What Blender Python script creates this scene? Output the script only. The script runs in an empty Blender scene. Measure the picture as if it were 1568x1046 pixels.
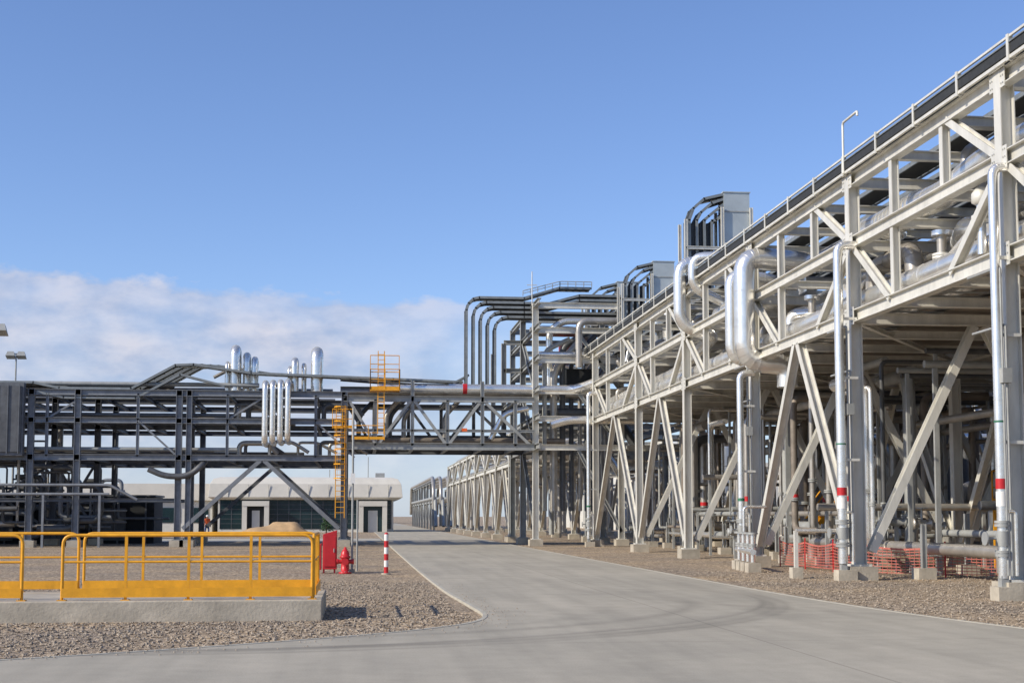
import bpy, math, random
from mathutils import Vector
random.seed(11)
R = random.uniform
scene = bpy.context.scene
scene.view_settings.view_transform = 'Standard'
scene.view_settings.look = 'None'
scene.view_settings.exposure = 0

# ------------------------------------------------------------------ materials
def newmat(name):
    m = bpy.data.materials.new(name); m.use_nodes = True
    nt = m.node_tree
    return m, nt, nt.nodes["Principled BSDF"]

def mk(name, col, rough=0.6, metal=0.0, var=0.15, scale=3.0, bump=0.0, bscale=30.0, dark=None, streak=0):
    m, nt, b = newmat(name)
    tc = nt.nodes.new("ShaderNodeTexCoord")
    n = nt.nodes.new("ShaderNodeTexNoise"); n.inputs["Scale"].default_value = scale
    n.inputs["Detail"].default_value = 6; n.inputs["Roughness"].default_value = 0.65
    if streak:
        mp = nt.nodes.new("ShaderNodeMapping"); mp.inputs["Scale"].default_value = (1, 1, streak)
        nt.links.new(tc.outputs["Object"], mp.inputs[0]); nt.links.new(mp.outputs[0], n.inputs["Vector"])
    else:
        nt.links.new(tc.outputs["Object"], n.inputs["Vector"])
    r = nt.nodes.new("ShaderNodeValToRGB")
    r.color_ramp.elements[0].position = 0.3; r.color_ramp.elements[1].position = 0.7
    lo = dark if dark else tuple(c*(1-var) for c in col)
    hi = tuple(min(1, c*(1+var)) for c in col)
    r.color_ramp.elements[0].color = (*lo, 1); r.color_ramp.elements[1].color = (*hi, 1)
    nt.links.new(n.outputs["Fac"], r.inputs["Fac"])
    nt.links.new(r.outputs["Color"], b.inputs["Base Color"])
    b.inputs["Roughness"].default_value = rough
    b.inputs["Metallic"].default_value = metal
    if bump > 0:
        n2 = nt.nodes.new("ShaderNodeTexNoise"); n2.inputs["Scale"].default_value = bscale
        n2.inputs["Detail"].default_value = 4
        nt.links.new(tc.outputs["Object"], n2.inputs["Vector"])
        bp = nt.nodes.new("ShaderNodeBump"); bp.inputs["Strength"].default_value = bump
        bp.inputs["Distance"].default_value = 0.02
        nt.links.new(n2.outputs["Fac"], bp.inputs["Height"])
        nt.links.new(bp.outputs["Normal"], b.inputs["Normal"])
    return m

STEEL = mk("galvanised_steel", (0.64, 0.62, 0.555), 0.45, 0.2, 0.17, 2.5, 0.1, streak=.25)
STEELD = mk("shaded_galvanised_steel", (0.13, 0.138, 0.15), 0.6, 0.2, 0.25, 2.0)  # same steel, with the left structure's shade put into the base colour
STEELF = mk("part_shaded_galvanised_steel", (0.20, 0.212, 0.228), 0.6, 0.2, 0.25, 2.0)  # front-row steel: shade painted into the colour, lighter than the rear rows
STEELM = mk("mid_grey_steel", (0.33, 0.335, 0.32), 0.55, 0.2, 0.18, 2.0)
SILVER = mk("aluminium_cladding", (0.84, 0.82, 0.77), 0.27, 0.78, 0.12, 1.5, 0.3, 5.0)
SILVERM = mk("dull_cladding", (0.42, 0.39, 0.345), 0.38, 0.55, 0.22, 1.5, 0.25, 6.0)  # darker, rougher, less metallic version of the aluminium cladding
DPIPE = mk("dark_pipe_paint", (0.105, 0.108, 0.112), 0.5, 0.3, 0.3, 2.0)
BROWN = mk("primer_pipe", (0.22, 0.185, 0.15), 0.6, 0.15, 0.3, 2.0)
TRAY = mk("cable_tray", (0.24, 0.255, 0.25), 0.5, 0.4, 0.2, 3.0)
CABLE = mk("black_cable", (0.025, 0.027, 0.028), 0.7, 0, 0.3, 8.0)
PANEL = mk("panel_sheet", (0.46, 0.50, 0.50), 0.45, 0.3, 0.12, 1.0)
YEL = mk("yellow_paint", (0.74, 0.34, 0.012), 0.45, 0, 0.18, 4.0, 0.08)
RED = mk("red_paint", (0.50, 0.018, 0.022), 0.4, 0, 0.15, 4.0, 0.05)
FENCE = mk("orange_mesh_plastic", (0.46, 0.13, 0.10), 0.6, 0, 0.3, 1.0)
WHITE = mk("white_paint", (0.74, 0.73, 0.70), 0.5, 0, 0.06, 4.0)
GREEN = mk("green_band", (0.04, 0.16, 0.09), 0.5)
BLUE = mk("blue_cloth", (0.03, 0.05, 0.16), 0.8)
ORANGE = mk("orange_cloth", (0.75, 0.13, 0.03), 0.8)
SKIN = mk("skin", (0.42, 0.24, 0.16), 0.6)
CONC = mk("plinth_concrete", (0.41, 0.365, 0.29), 0.85, 0, 0.28, 1.6, 0.4, 18.0)
WALL = mk("cream_cladding", (0.58, 0.565, 0.51), 0.6, 0, 0.07, 0.8)
ROOFW = mk("pale_roof_sheet", (0.62, 0.585, 0.51), 0.6, 0, 0.1, 0.5)
GLASS = mk("dark_glass", (0.012, 0.03, 0.035), 0.2, 0, 0.3, 0.6)
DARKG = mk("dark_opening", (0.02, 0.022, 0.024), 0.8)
SAND = mk("sand", (0.44, 0.29, 0.15), 0.95, 0, 0.2, 1.5, 0.5, 8.0)
LEAF = mk("leaf", (0.03, 0.075, 0.025), 0.7, 0, 0.4, 6.0)
BARK = mk("bark", (0.09, 0.06, 0.04), 0.9)
STONE = mk("stone", (0.47, 0.39, 0.295), 0.9, 0, 0.0, 9.0, dark=(0.15, 0.115, 0.085))
KERB = mk("edge_concrete", (0.42, 0.39, 0.32), 0.85, 0, 0.15, 3.0, 0.3, 25.0)

def gravel_mat():
    m, nt, b = newmat("gravel")
    L = nt.links.new
    tc = nt.nodes.new("ShaderNodeTexCoord")
    v = nt.nodes.new("ShaderNodeTexVoronoi"); v.inputs["Scale"].default_value = 17
    v2 = nt.nodes.new("ShaderNodeTexVoronoi"); v2.inputs["Scale"].default_value = 41
    n = nt.nodes.new("ShaderNodeTexNoise"); n.inputs["Scale"].default_value = 0.35; n.inputs["Detail"].default_value = 8
    n3 = nt.nodes.new("ShaderNodeTexNoise"); n3.inputs["Scale"].default_value = 6; n3.inputs["Detail"].default_value = 8
    for q in (v, v2, n, n3): L(tc.outputs["Object"], q.inputs["Vector"])
    hs = nt.nodes.new("ShaderNodeSeparateColor"); L(v.outputs["Color"], hs.inputs["Color"])
    r = nt.nodes.new("ShaderNodeValToRGB")
    e = r.color_ramp.elements
    e[0].position = 0.0; e[0].color = (0.165, 0.125, 0.086, 1)
    e[1].position = 1.0; e[1].color = (0.66, 0.54, 0.395, 1)
    k = r.color_ramp.elements.new(0.55); k.color = (0.385, 0.30, 0.21, 1)
    L(hs.outputs["Red"], r.inputs["Fac"])
    r2 = nt.nodes.new("ShaderNodeValToRGB")
    r2.color_ramp.elements[0].position = 0.35; r2.color_ramp.elements[0].color = (0.82, 0.82, 0.84, 1)
    r2.color_ramp.elements[1].position = 0.7; r2.color_ramp.elements[1].color = (1.22, 1.14, 1.0, 1)
    L(n.outputs["Fac"], r2.inputs["Fac"])
    mx = nt.nodes.new("ShaderNodeMix"); mx.data_type = 'RGBA'; mx.blend_type = 'MULTIPLY'; mx.inputs[0].default_value = 1
    L(r.outputs["Color"], mx.inputs[6]); L(r2.outputs["Color"], mx.inputs[7])
    r3 = nt.nodes.new("ShaderNodeValToRGB")
    r3.color_ramp.elements[0].position = 0.3; r3.color_ramp.elements[0].color = (0.6, 0.6, 0.6, 1)
    r3.color_ramp.elements[1].position = 0.65; r3.color_ramp.elements[1].color = (1.15, 1.15, 1.15, 1)
    L(n3.outputs["Fac"], r3.inputs["Fac"])
    mx2 = nt.nodes.new("ShaderNodeMix"); mx2.data_type = 'RGBA'; mx2.blend_type = 'MULTIPLY'; mx2.inputs[0].default_value = 1
    L(mx.outputs[2], mx2.inputs[6]); L(r3.outputs["Color"], mx2.inputs[7])
    L(mx2.outputs[2], b.inputs["Base Color"])
    b.inputs["Roughness"].default_value = 0.95
    ad = nt.nodes.new("ShaderNodeMath"); ad.operation = 'ADD'
    L(v.outputs["Distance"], ad.inputs[0]); L(v2.outputs["Distance"], ad.inputs[1])
    bp = nt.nodes.new("ShaderNodeBump"); bp.inputs["Strength"].default_value = 0.8; bp.inputs["Distance"].default_value = 0.03
    bp.invert = True
    L(ad.outputs[0], bp.inputs["Height"]); L(bp.outputs["Normal"], b.inputs["Normal"])
    return m
GRAVEL = gravel_mat()

def road_mat():
    m, nt, b = newmat("road_concrete")
    L = nt.links.new
    N = nt.nodes.new
    tc = N("ShaderNodeTexCoord")
    sp = N("ShaderNodeSeparateXYZ"); L(tc.outputs["Object"], sp.inputs[0])
    def math_(op, a, bb=None, c=None, clamp=False):
        q = N("ShaderNodeMath"); q.operation = op; q.use_clamp = clamp
        for i, val in enumerate((a, bb, c)):
            if val is None: continue
            if isinstance(val, (int, float)): q.inputs[i].default_value = val
            else: L(val, q.inputs[i])
        return q.outputs[0]
    n = N("ShaderNodeTexNoise"); n.inputs["Scale"].default_value = 0.22; n.inputs["Detail"].default_value = 9; n.inputs["Roughness"].default_value = 0.65
    n2 = N("ShaderNodeTexNoise"); n2.inputs["Scale"].default_value = 45; n2.inputs["Detail"].default_value = 4
    mp = N("ShaderNodeMapping"); mp.inputs["Scale"].default_value = (2.2, 0.12, 1)
    L(tc.outputs["Object"], mp.inputs[0])
    n3 = N("ShaderNodeTexNoise"); n3.inputs["Scale"].default_value = 1.0; n3.inputs["Detail"].default_value = 5
    n4 = N("ShaderNodeTexNoise"); n4.inputs["Scale"].default_value = 1.7; n4.inputs["Detail"].default_value = 10; n4.inputs["Roughness"].default_value = 0.7
    L(mp.outputs[0], n3.inputs["Vector"])
    for q in (n, n2, n4): L(tc.outputs["Object"], q.inputs["Vector"])
    r = N("ShaderNodeValToRGB")
    r.color_ramp.elements[0].position = 0.3; r.color_ramp.elements[0].color = (0.315, 0.287, 0.228, 1)
    r.color_ramp.elements[1].position = 0.72; r.color_ramp.elements[1].color = (0.43, 0.385, 0.302, 1)
    L(n.outputs["Fac"], r.inputs["Fac"])
    f2 = math_('MULTIPLY_ADD', n2.outputs["Fac"], 0.4, 0.8)
    f3 = math_('MULTIPLY_ADD', n3.outputs["Fac"], 0.46, 0.77)
    f4 = math_('MULTIPLY_ADD', n4.outputs["Fac"], 0.44, 0.78)
    f = math_('MULTIPLY', math_('MULTIPLY', f2, f3), f4)
    jy = math_('PINGPONG', sp.outputs["Y"], 3.0)
    jy = math_('LESS_THAN', jy, 0.015)
    jx = math_('ABSOLUTE', math_('SUBTRACT', sp.outputs["X"], 5.4))
    jx = math_('LESS_THAN', jx, 0.018)
    j = math_('MAXIMUM', jy, jx)
    f = math_('MULTIPLY', f, math_('SUBTRACT', 1.0, math_('MULTIPLY', j, 0.24)))
    def ring(cx, cy, rad, w, amt, ymax):
        dx = math_('SUBTRACT', sp.outputs["X"], cx); dy = math_('SUBTRACT', sp.outputs["Y"], cy)
        d = math_('SQRT', math_('ADD', math_('MULTIPLY', dx, dx), math_('MULTIPLY', dy, dy)))
        d = math_('DIVIDE', math_('ABSOLUTE', math_('SUBTRACT', d, rad)), w)
        k = math_('SUBTRACT', 1.0, d, clamp=True)
        fade = math_('DIVIDE', math_('SUBTRACT', ymax, sp.outputs["Y"]), 3.0, clamp=True)
        k = math_('MULTIPLY', k, fade)
        k = math_('MULTIPLY', k, math_('MULTIPLY_ADD', n.outputs["Fac"], 2.4, -0.5, clamp=True))
        return math_('SUBTRACT', 1.0, math_('MULTIPLY', k, amt))
    for args in ((-2, 27.5, 8.5, .3, .3, 29), (-2.2, 27.8, 10.3, .32, .36, 31), (-2.6, 28, 11.0, .16, .26, 31),
                 (-4.5, 30, 13.0, .25, .2, 33), (20, 33, 15.2, .35, .16, 34), (-1.5, 26, 6.2, .3, .14, 27), (-3.4, 29, 11.6, .1, .25, 31)):
        f = math_('MULTIPLY', f, ring(*args))
    mx = N("ShaderNodeVectorMath"); mx.operation = 'SCALE'
    L(r.outputs["Color"], mx.inputs[0]); L(f, mx.inputs["Scale"])
    L(mx.outputs[0], b.inputs["Base Color"])
    b.inputs["Roughness"].default_value = 0.85
    bp = N("ShaderNodeBump"); bp.inputs["Strength"].default_value = 0.3; bp.inputs["Distance"].default_value = 0.01
    L(n2.outputs["Fac"], bp.inputs["Height"]); L(bp.outputs["Normal"], b.inputs["Normal"])
    return m
ROAD = road_mat()

# ------------------------------------------------------------------ builder
ZUP = Vector((0, 0, 1))
class MB:
    def __init__(s): s.v = []; s.f = []; s.m = []; s.s = []; s.mats = []
    def mi(s, mat):
        if mat not in s.mats: s.mats.append(mat)
        return s.mats.index(mat)
    def add(s, vs, fs, mat, smooth=False):
        o = len(s.v); s.v.extend([tuple(p) for p in vs]); k = s.mi(mat)
        for f in fs:
            s.f.append(tuple(i+o for i in f)); s.m.append(k); s.s.append(smooth)
    def build(s, name, parent=None, bevel=0):
        me = bpy.data.meshes.new(name); me.from_pydata(s.v, [], s.f)
        for mt in s.mats: me.materials.append(mt)
        me.polygons.foreach_set("material_index", s.m); me.polygons.foreach_set("use_smooth", s.s)
        me.update()
        ob = bpy.data.objects.new(name, me); scene.collection.objects.link(ob)
        if parent: ob.parent = parent
        if bevel:
            md = ob.modifiers.new("bevel", 'BEVEL'); md.width = bevel; md.segments = 2; md.limit_method = 'ANGLE'
        return ob
    def frame(s, a, b, up=ZUP):
        a = Vector(a); b = Vector(b); d = (b-a).normalized(); up = Vector(up)
        if abs(d.dot(up)) > 0.97: up = Vector((1, 0, 0)) if abs(d.x) < .9 else Vector((0, 1, 0))
        side = d.cross(up).normalized(); u = side.cross(d).normalized()
        return a, b, side, u
    def prism(s, a, b, prof, mat, up=ZUP):
        a, b, si, u = s.frame(a, b, up); n = len(prof)
        vs = [a+si*x+u*y for x, y in prof]+[b+si*x+u*y for x, y in prof]
        fs = [(i, (i+1) % n, n+(i+1) % n, n+i) for i in range(n)]
        fs += [tuple(reversed(range(n))), tuple(range(n, 2*n))]
        s.add(vs, fs, mat)
    def ib(s, a, b, h=.3, w=.24, mat=None, up=ZUP):
        tf = .025; tw = .02
        P = [(-w/2, -h/2), (w/2, -h/2), (w/2, -h/2+tf), (tw, -h/2+tf), (tw, h/2-tf), (w/2, h/2-tf), (w/2, h/2),
             (-w/2, h/2), (-w/2, h/2-tf), (-tw, h/2-tf), (-tw, -h/2+tf), (-w/2, -h/2+tf)]
        s.prism(a, b, P, mat or STEEL, up)
    def bar(s, a, b, w=.1, h=.1, mat=None, up=ZUP):
        s.prism(a, b, [(-w/2, -h/2), (w/2, -h/2), (w/2, h/2), (-w/2, h/2)], mat or STEEL, up)
    def cube(s, x0, x1, y0, y1, z0, z1, mat):
        vs = [(x, y, z) for z in (z0, z1) for y in (y0, y1) for x in (x0, x1)]
        s.add(vs, [(0, 2, 3, 1), (4, 5, 7, 6), (0, 1, 5, 4), (2, 6, 7, 3), (0, 4, 6, 2), (1, 3, 7, 5)], mat)
    def pipe(s, pts, r, mat, seg=14, bend=None, rings=0, rmat=None):
        P = [Vector(p) for p in pts]; bend = bend or r*3
        path = [P[0]]
        for i in range(1, len(P)-1):
            a = P[i-1]-P[i]; c = P[i+1]-P[i]
            k = min(bend, a.length*.49, c.length*.49)
            p0 = P[i]+a.normalized()*k; p1 = P[i]+c.normalized()*k
            for j in range(7):
                t = j/6; path.append(p0*(1-t)**2+P[i]*2*t*(1-t)+p1*t*t)
        path.append(P[-1])
        pp = [path[0]]
        for q in path[1:]:
            if (q-pp[-1]).length > 1e-4: pp.append(q)
        path = pp
        n = len(path); d0 = (path[1]-path[0]).normalized()
        up = ZUP if abs(d0.z) < .9 else Vector((1, 0, 0))
        u = d0.cross(up).normalized(); vs = []
        for i in range(n):
            if i == 0: d = d0
            elif i == n-1: d = (path[-1]-path[-2]).normalized()
            else: d = ((path[i+1]-path[i]).normalized()+(path[i]-path[i-1]).normalized()).normalized()
            u = (u-d*u.dot(d)).normalized(); w = d.cross(u)
            for j in range(seg):
                t = 2*math.pi*j/seg; vs.append(path[i]+u*(r*math.cos(t))+w*(r*math.sin(t)))
        fs = [(i*seg+j, i*seg+(j+1) % seg, (i+1)*seg+(j+1) % seg, (i+1)*seg+j) for i in range(n-1) for j in range(seg)]
        s.add(vs, fs, mat, True)
        s.add(vs[:seg], [tuple(reversed(range(seg)))], mat); s.add(vs[-seg:], [tuple(range(seg))], mat)
        if rings:
            for i in range(len(P)-1):
                d = P[i+1]-P[i]; Ln = d.length; k = int(Ln/rings)
                for q in range(1, k):
                    t = q/k
                    if (i > 0 and t*Ln < bend) or (i < len(P)-2 and (1-t)*Ln < bend): continue
                    c = P[i]+d*t; e = d.normalized()*.02
                    s.cyl(c-e, c+e, r*1.03, rmat or mat, seg)
            for i in range(1, n-1):
                d = (path[i+1]-path[i-1]).normalized()
                if (path[i+1]-path[i]).normalized().dot((path[i]-path[i-1]).normalized()) < .995:
                    s.cyl(path[i]-d*.012, path[i]+d*.012, r*1.035, rmat or mat, seg)
    def cyl(s, a, b, r, mat, seg=14, r2=None, caps=True):
        r2 = r if r2 is None else r2
        a, b, si, u = s.frame(a, b)
        vs = [a+(si*math.cos(2*math.pi*j/seg)+u*math.sin(2*math.pi*j/seg))*r for j in range(seg)]
        vs += [b+(si*math.cos(2*math.pi*j/seg)+u*math.sin(2*math.pi*j/seg))*r2 for j in range(seg)]
        s.add(vs, [(j, (j+1) % seg, seg+(j+1) % seg, seg+j) for j in range(seg)], mat, True)
        if caps:
            s.add(vs[:seg], [tuple(reversed(range(seg)))], mat); s.add(vs[seg:], [tuple(range(seg))], mat)
    def rev(s, base, axis, prof, mat, seg=18):
        base = Vector(base); ax = Vector(axis).normalized()
        _, _, si, u = s.frame(base, base+ax)
        vs = []
        for r, z in prof:
            for j in range(seg):
                t = 2*math.pi*j/seg; vs.append(base+ax*z+(si*math.cos(t)+u*math.sin(t))*max(r, .0005))
        s.add(vs, [(i*seg+j, i*seg+(j+1) % seg, (i+1)*seg+(j+1) % seg, (i+1)*seg+j) for i in range(len(prof)-1) for j in range(seg)], mat, True)
    def flange(s, p, d, r, mat):
        p = Vector(p); d = Vector(d).normalized()
        s.cyl(p-d*.06, p-d*.008, r*1.55, mat, 14); s.cyl(p+d*.008, p+d*.06, r*1.55, mat, 14)
    def ladder_tray(s, pts, wv, mat=None, cables=True, side=.12, rung=.5):
        mat = mat or TRAY; wv = Vector(wv); P = [Vector(p) for p in pts]
        for i in range(len(P)-1):
            a, b = P[i], P[i+1]; d = (b-a); L = d.length; d = d.normalized()
            nrm = d.cross(wv).normalized()
            for k in (-.5, .5):
                s.bar(a+wv*k-d*.03, b+wv*k+d*.03, .04, side, mat, nrm)
            for q in range(int(L/rung)+1):
                c = a+d*(q*rung+.1)
                s.bar(c-wv*.5, c+wv*.5, .04, .05, mat, nrm)
            if cables:
                s.bar(a, b, wv.length*.8, side*.45, CABLE, nrm)
    def rail(s, pts, h=1.05, sp=1.5, mat=None, toe=True, r=.025, mids=1):
        mat = mat or YEL; P = [Vector(p) for p in pts]
        top = [p+ZUP*h for p in P]
        s.pipe(top, r, mat, 8, .15)
        for k in range(mids):
            s.pipe([p+ZUP*h*(k+1)/(mids+1) for p in P], r*.85, mat, 8, .1)
        for i in range(len(P)-1):
            d = P[i+1]-P[i]; n = max(1, round(d.length/sp))
            for q in range(n+1):
                c = P[i]+d*(q/n); s.bar(c, c+ZUP*h, r*2, r*1.6, mat)
            if toe: s.bar(P[i]+ZUP*.1, P[i+1]+ZUP*.1, .012, .16, mat)
    def ladder(s, base, z1, wdir, out, mat=None, cage=True, w=.45):
        mat = mat or YEL; b = Vector(base); wd = Vector(wdir); o = Vector(out)
        for k in (-.5, .5):
            s.bar(b+wd*w*k, Vector((b.x, b.y, z1))+wd*w*k, .05, .05, mat)
        z = b.z+.3
        while z < z1:
            c = Vector((b.x, b.y, z)); s.bar(c-wd*w*.5, c+wd*w*.5, .035, .035, mat); z += .3
        if cage:
            z = b.z+2.2; pr = []
            while z < z1+.01:
                c = Vector((b.x, b.y, z)); pts = []
                for i in range(9):
                    t = math.pi*i/8; pts.append(c+wd*(.36*math.cos(t))+o*(.7*math.sin(t)))
                for i in range(8): s.bar(pts[i], pts[i+1], .012, .06, mat)
                pr.append(pts); z += .8
            if len(pr) > 1:
                for i in (1, 3, 4, 5, 7): s.bar(pr[0][i], pr[-1][i], .04, .012, mat)

def empty(name):
    e = bpy.data.objects.new(name, None); scene.collection.objects.link(e); return e

# ------------------------------------------------------------------ ground
g = MB(); g.add([(-2500, -400, 0), (2500, -400, 0), (2500, 4500, 0), (-2500, 4500, 0)], [(0, 1, 2, 3)], GRAVEL)
g.build("ground")

def chaikin(P, n=2):
    for _ in range(n):
        Q = [P[0]]
        for i in range(len(P)-1):
            a, b = P[i], P[i+1]
            Q += [(a[0]*.75+b[0]*.25, a[1]*.75+b[1]*.25), (a[0]*.25+b[0]*.75, a[1]*.25+b[1]*.75)]
        Q.append(P[-1]); P = Q
    return P
leftE = chaikin([(-60, -6), (-30, 5), (-10, 13.6), (-4, 16.5), (-1.2, 18.35), (1.0, 20.2), (2.25, 22.2), (2.15, 26), (1.95, 32), (1.9, 60), (1.9, 600)], 3)
rightE = chaikin([(60, -6), (30, 5), (14, 12.3), (10.6, 16.2), (9.55, 20.5), (9.0, 26.5), (8.95, 36), (8.95, 60), (8.95, 600)], 3)
import bmesh
def road_obj():
    bm = bmesh.new(); z = .045
    pts = [(-60, -60)]+leftE+list(reversed(rightE))+[(60, -60)]
    vs = [bm.verts.new((x, y, z)) for x, y in pts]
    f = bm.faces.new(vs)
    bmesh.ops.triangulate(bm, faces=[f])
    lo = [bm.verts.new((x, y, -.05)) for x, y in pts]
    n = len(pts)
    for i in range(n):
        bm.faces.new((vs[i], vs[(i+1) % n], lo[(i+1) % n], lo[i]))
    bmesh.ops.recalc_face_normals(bm, faces=bm.faces)
    me = bpy.data.meshes.new("road"); bm.to_mesh(me); bm.free(); me.materials.append(ROAD)
    ob = bpy.data.objects.new("road", me); scene.collection.objects.link(ob)
road_obj()
def edge_strip(name, E, sgn):
    m = MB(); w = .06
    L = []
    for i, p in enumerate(E):
        a = Vector(E[max(0, i-1)]); b = Vector(E[min(len(E)-1, i+1)]); d = (b-a).normalized()
        nrm = Vector((-d.y, d.x))*sgn
        L.append((p, nrm))
    vs = []
    for p, nn in L:
        vs += [(p[0]-nn.x*.02, p[1]-nn.y*.02, -.03), (p[0]-nn.x*.02, p[1]-nn.y*.02, .052), (p[0]+nn.x*w, p[1]+nn.y*w, .052), (p[0]+nn.x*w, p[1]+nn.y*w, -.03)]
    fs = []
    for i in range(len(L)-1):
        for k in range(3): fs.append((i*4+k, i*4+k+1, (i+1)*4+k+1, (i+1)*4+k))
    m.add(vs, fs, KERB); m.build(name)
edge_strip("kerb", leftE, 1); edge_strip("kerb", rightE, -1)
m = MB(); m.cube(-60, 1.7, 92, 104, -.05, .03, KERB); m.build("pavement")

def stones():
    m = MB()
    def inroad(x, y):
        if y > 24 and 1.8 < x < 9.1: return True
        for i in range(len(leftE)-1):
            a, b = leftE[i], leftE[i+1]
            if a[0] <= x <= b[0] and x < 2.1:
                yb = a[1]+(b[1]-a[1])*(x-a[0])/max(1e-6, b[0]-a[0])
                return y < yb+.1
        if x >= 1.8 and x < 9.6: return True
        for i in range(len(rightE)-1):
            b, a = rightE[i], rightE[i+1]
            if a[0] <= x <= b[0]:
                yb = a[1]+(b[1]-a[1])*(x-a[0])/max(1e-6, b[0]-a[0])
                return y < yb+.12
        return False
    cnt = 0
    while cnt < 22000:
        if random.random() < .6: x = R(-9, 2.0); y = R(15.5, 36)
        else: x = R(8.9, 20); y = R(16, 42)
        if y > 23 and random.random() < (y-23)/24: continue
        if inroad(x, y) or (-12 < x < -.5 and 22.7 < y < 26.1): continue
        s = R(.012, .034); c = Vector((x, y, s*.35)); a = R(0, 6.28)
        ex = Vector((math.cos(a), math.sin(a), R(-.3, .3)))*s*R(.9, 1.6); ey = Vector((-math.sin(a), math.cos(a), R(-.3, .3)))*s*R(.7, 1.1); ez = Vector((R(-.3, .3), R(-.3, .3), 1))*s*R(.6, .9)
        vs = [c+ex, c+ey, c-ex, c-ey, c+ez, c-ez]
        m.add(vs, [(0, 1, 4), (1, 2, 4), (2, 3, 4), (3, 0, 4), (1, 0, 5), (2, 1, 5), (3, 2, 5), (0, 3, 5)], STONE); cnt += 1
    for k in range(420):
        i = random.randrange(8, len(leftE)-12); p = leftE[i]; q_ = leftE[i+1]; t = R(0, 1); dd = abs(random.gauss(0, .35)); x = p[0]+(q_[0]-p[0])*t+dd*.8; y = p[1]+(q_[1]-p[1])*t-dd*.7; s = R(.008, .02); c = Vector((x, y, .05+s*.3))
        m.add([c+Vector((s, 0, 0)), c+Vector((0, s, 0)), c-Vector((s, 0, 0)), c-Vector((0, s, 0)), c+Vector((0, 0, s*.7))], [(0, 1, 4), (1, 2, 4), (2, 3, 4), (3, 0, 4)], STONE)
    m.build("gravel")
stones()

# ------------------------------------------------------------------ main pipe rack (right)
ys = [18, 26.8, 35.7, 45.2, 54.8, 64.5, 76.5]
XR = [13.4, 20.5, 27.5]
ZA, ZB, ZC = 7.09, 9.11, 10.83
rack = empty("pipe_rack")
st = MB()
def col(m, x, y, z1, mat=STEEL, h=.32, w=.3, plinth=.4):
    m.ib((x, y, plinth), (x, y, z1), h, w, mat)
    m.cube(x-.38, x+.38, y-.38, y+.38, -.1, plinth-.03, CONC)
    m.cube(x-.26, x+.26, y-.26, y+.26, plinth-.03, plinth+.02, mat)
for ix, x in enumerate(XR):
    zt = ZC+.15 if ix < 2 else ZB+.15
    for y in ys: col(st, x, y, zt)
    for z, hh in ((ZA, .34), (ZB, .32), (ZC, .34)):
        if z > zt: continue
        st.ib((x, 14, z), (x, 78, z), hh, .26)
    for i in range(len(ys)-1):
        a, b = ys[i], ys[i+1]; mid = (a+b)/2
        if (ix == 0 and i in (2, 4, 5)) or (ix > 0):
            st.ib((x, mid-.15, ZA-.15), (x, a+.35, .7), .26, .22, up=(1, 0, 0))
            st.ib((x, mid+.15, ZA-.15), (x, b-.35, .7), .26, .22, up=(1, 0, 0))
        if ix < 2:
            yy = a+(b-a)*.67; st.ib((x, yy, ZA+.15), (x, yy, ZB-.15), .2, .18)
            for t in (.33, .67):
                yy = a+(b-a)*t; st.ib((x, yy, ZB+.13), (x, yy, ZC-.13), .2, .18)
            L = (b-a)*.3
            st.ib((x, a, ZB), (x, a+L, ZC-.1), .2, .18, up=(1, 0, 0))
            st.ib((x, b, ZB), (x, b-L, ZA+.1), .2, .18, up=(1, 0, 0))
            st.ib((x, a, ZB), (x, a+L, ZA+.1), .2, .18, up=(1, 0, 0))
            for z in (ZA, ZB, ZC): st.cube(x-.14-.012, x-.14+.006, a-.34, a+.34, z-.24, z+.24, STEEL)
            if ix == 0:
                for z in (ZA, ZB, ZC):
                    for dy in (-.28, -.2, .2, .28):
                        for dz in (-.16, 0, .16): st.cube(x-.165, x-.151, a+dy-.015, a+dy+.015, z+dz-.015, z+dz+.015, STEELM)
for i in range(len(ys)-1):
    for t in (0, .33, .67):
        y = ys[i]+(ys[i+1]-ys[i])*t
        for z in (ZA-.04, ZB-.05, ZC-.04):
            x1 = XR[2] if z < 9.4 else XR[1]
            st.ib((13.45, y+.02, z), (x1, y+.02, z), .3 if t == 0 else .24, .2)
    y = ys[i]
    if i >= 2:
        for xa in XR[:2]:
            st.ib((xa+3.4, y+.05, ZA-.2), (xa+.35, y+.05, .75), .26, .22, up=(0, 1, 0))
            st.ib((xa+3.7, y+.05, ZA-.2), (xa+6.75, y+.05, .75), .26, .22, up=(0, 1, 0))
    st.ib((13.6, ys[i]+.3, ZA-.08), (20.3, ys[i+1]-.3, ZA-.08), .14, .14); st.ib((20.6, ys[i]+.3, ZA-.08), (27.3, ys[i+1]-.3, ZA-.08), .14, .14)
for y in range(16, 77, 3):
    st.ib((13.5, y, 11.04), (20.4, y, 11.04), .1, .12)
st.build("steelwork", rack)

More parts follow.
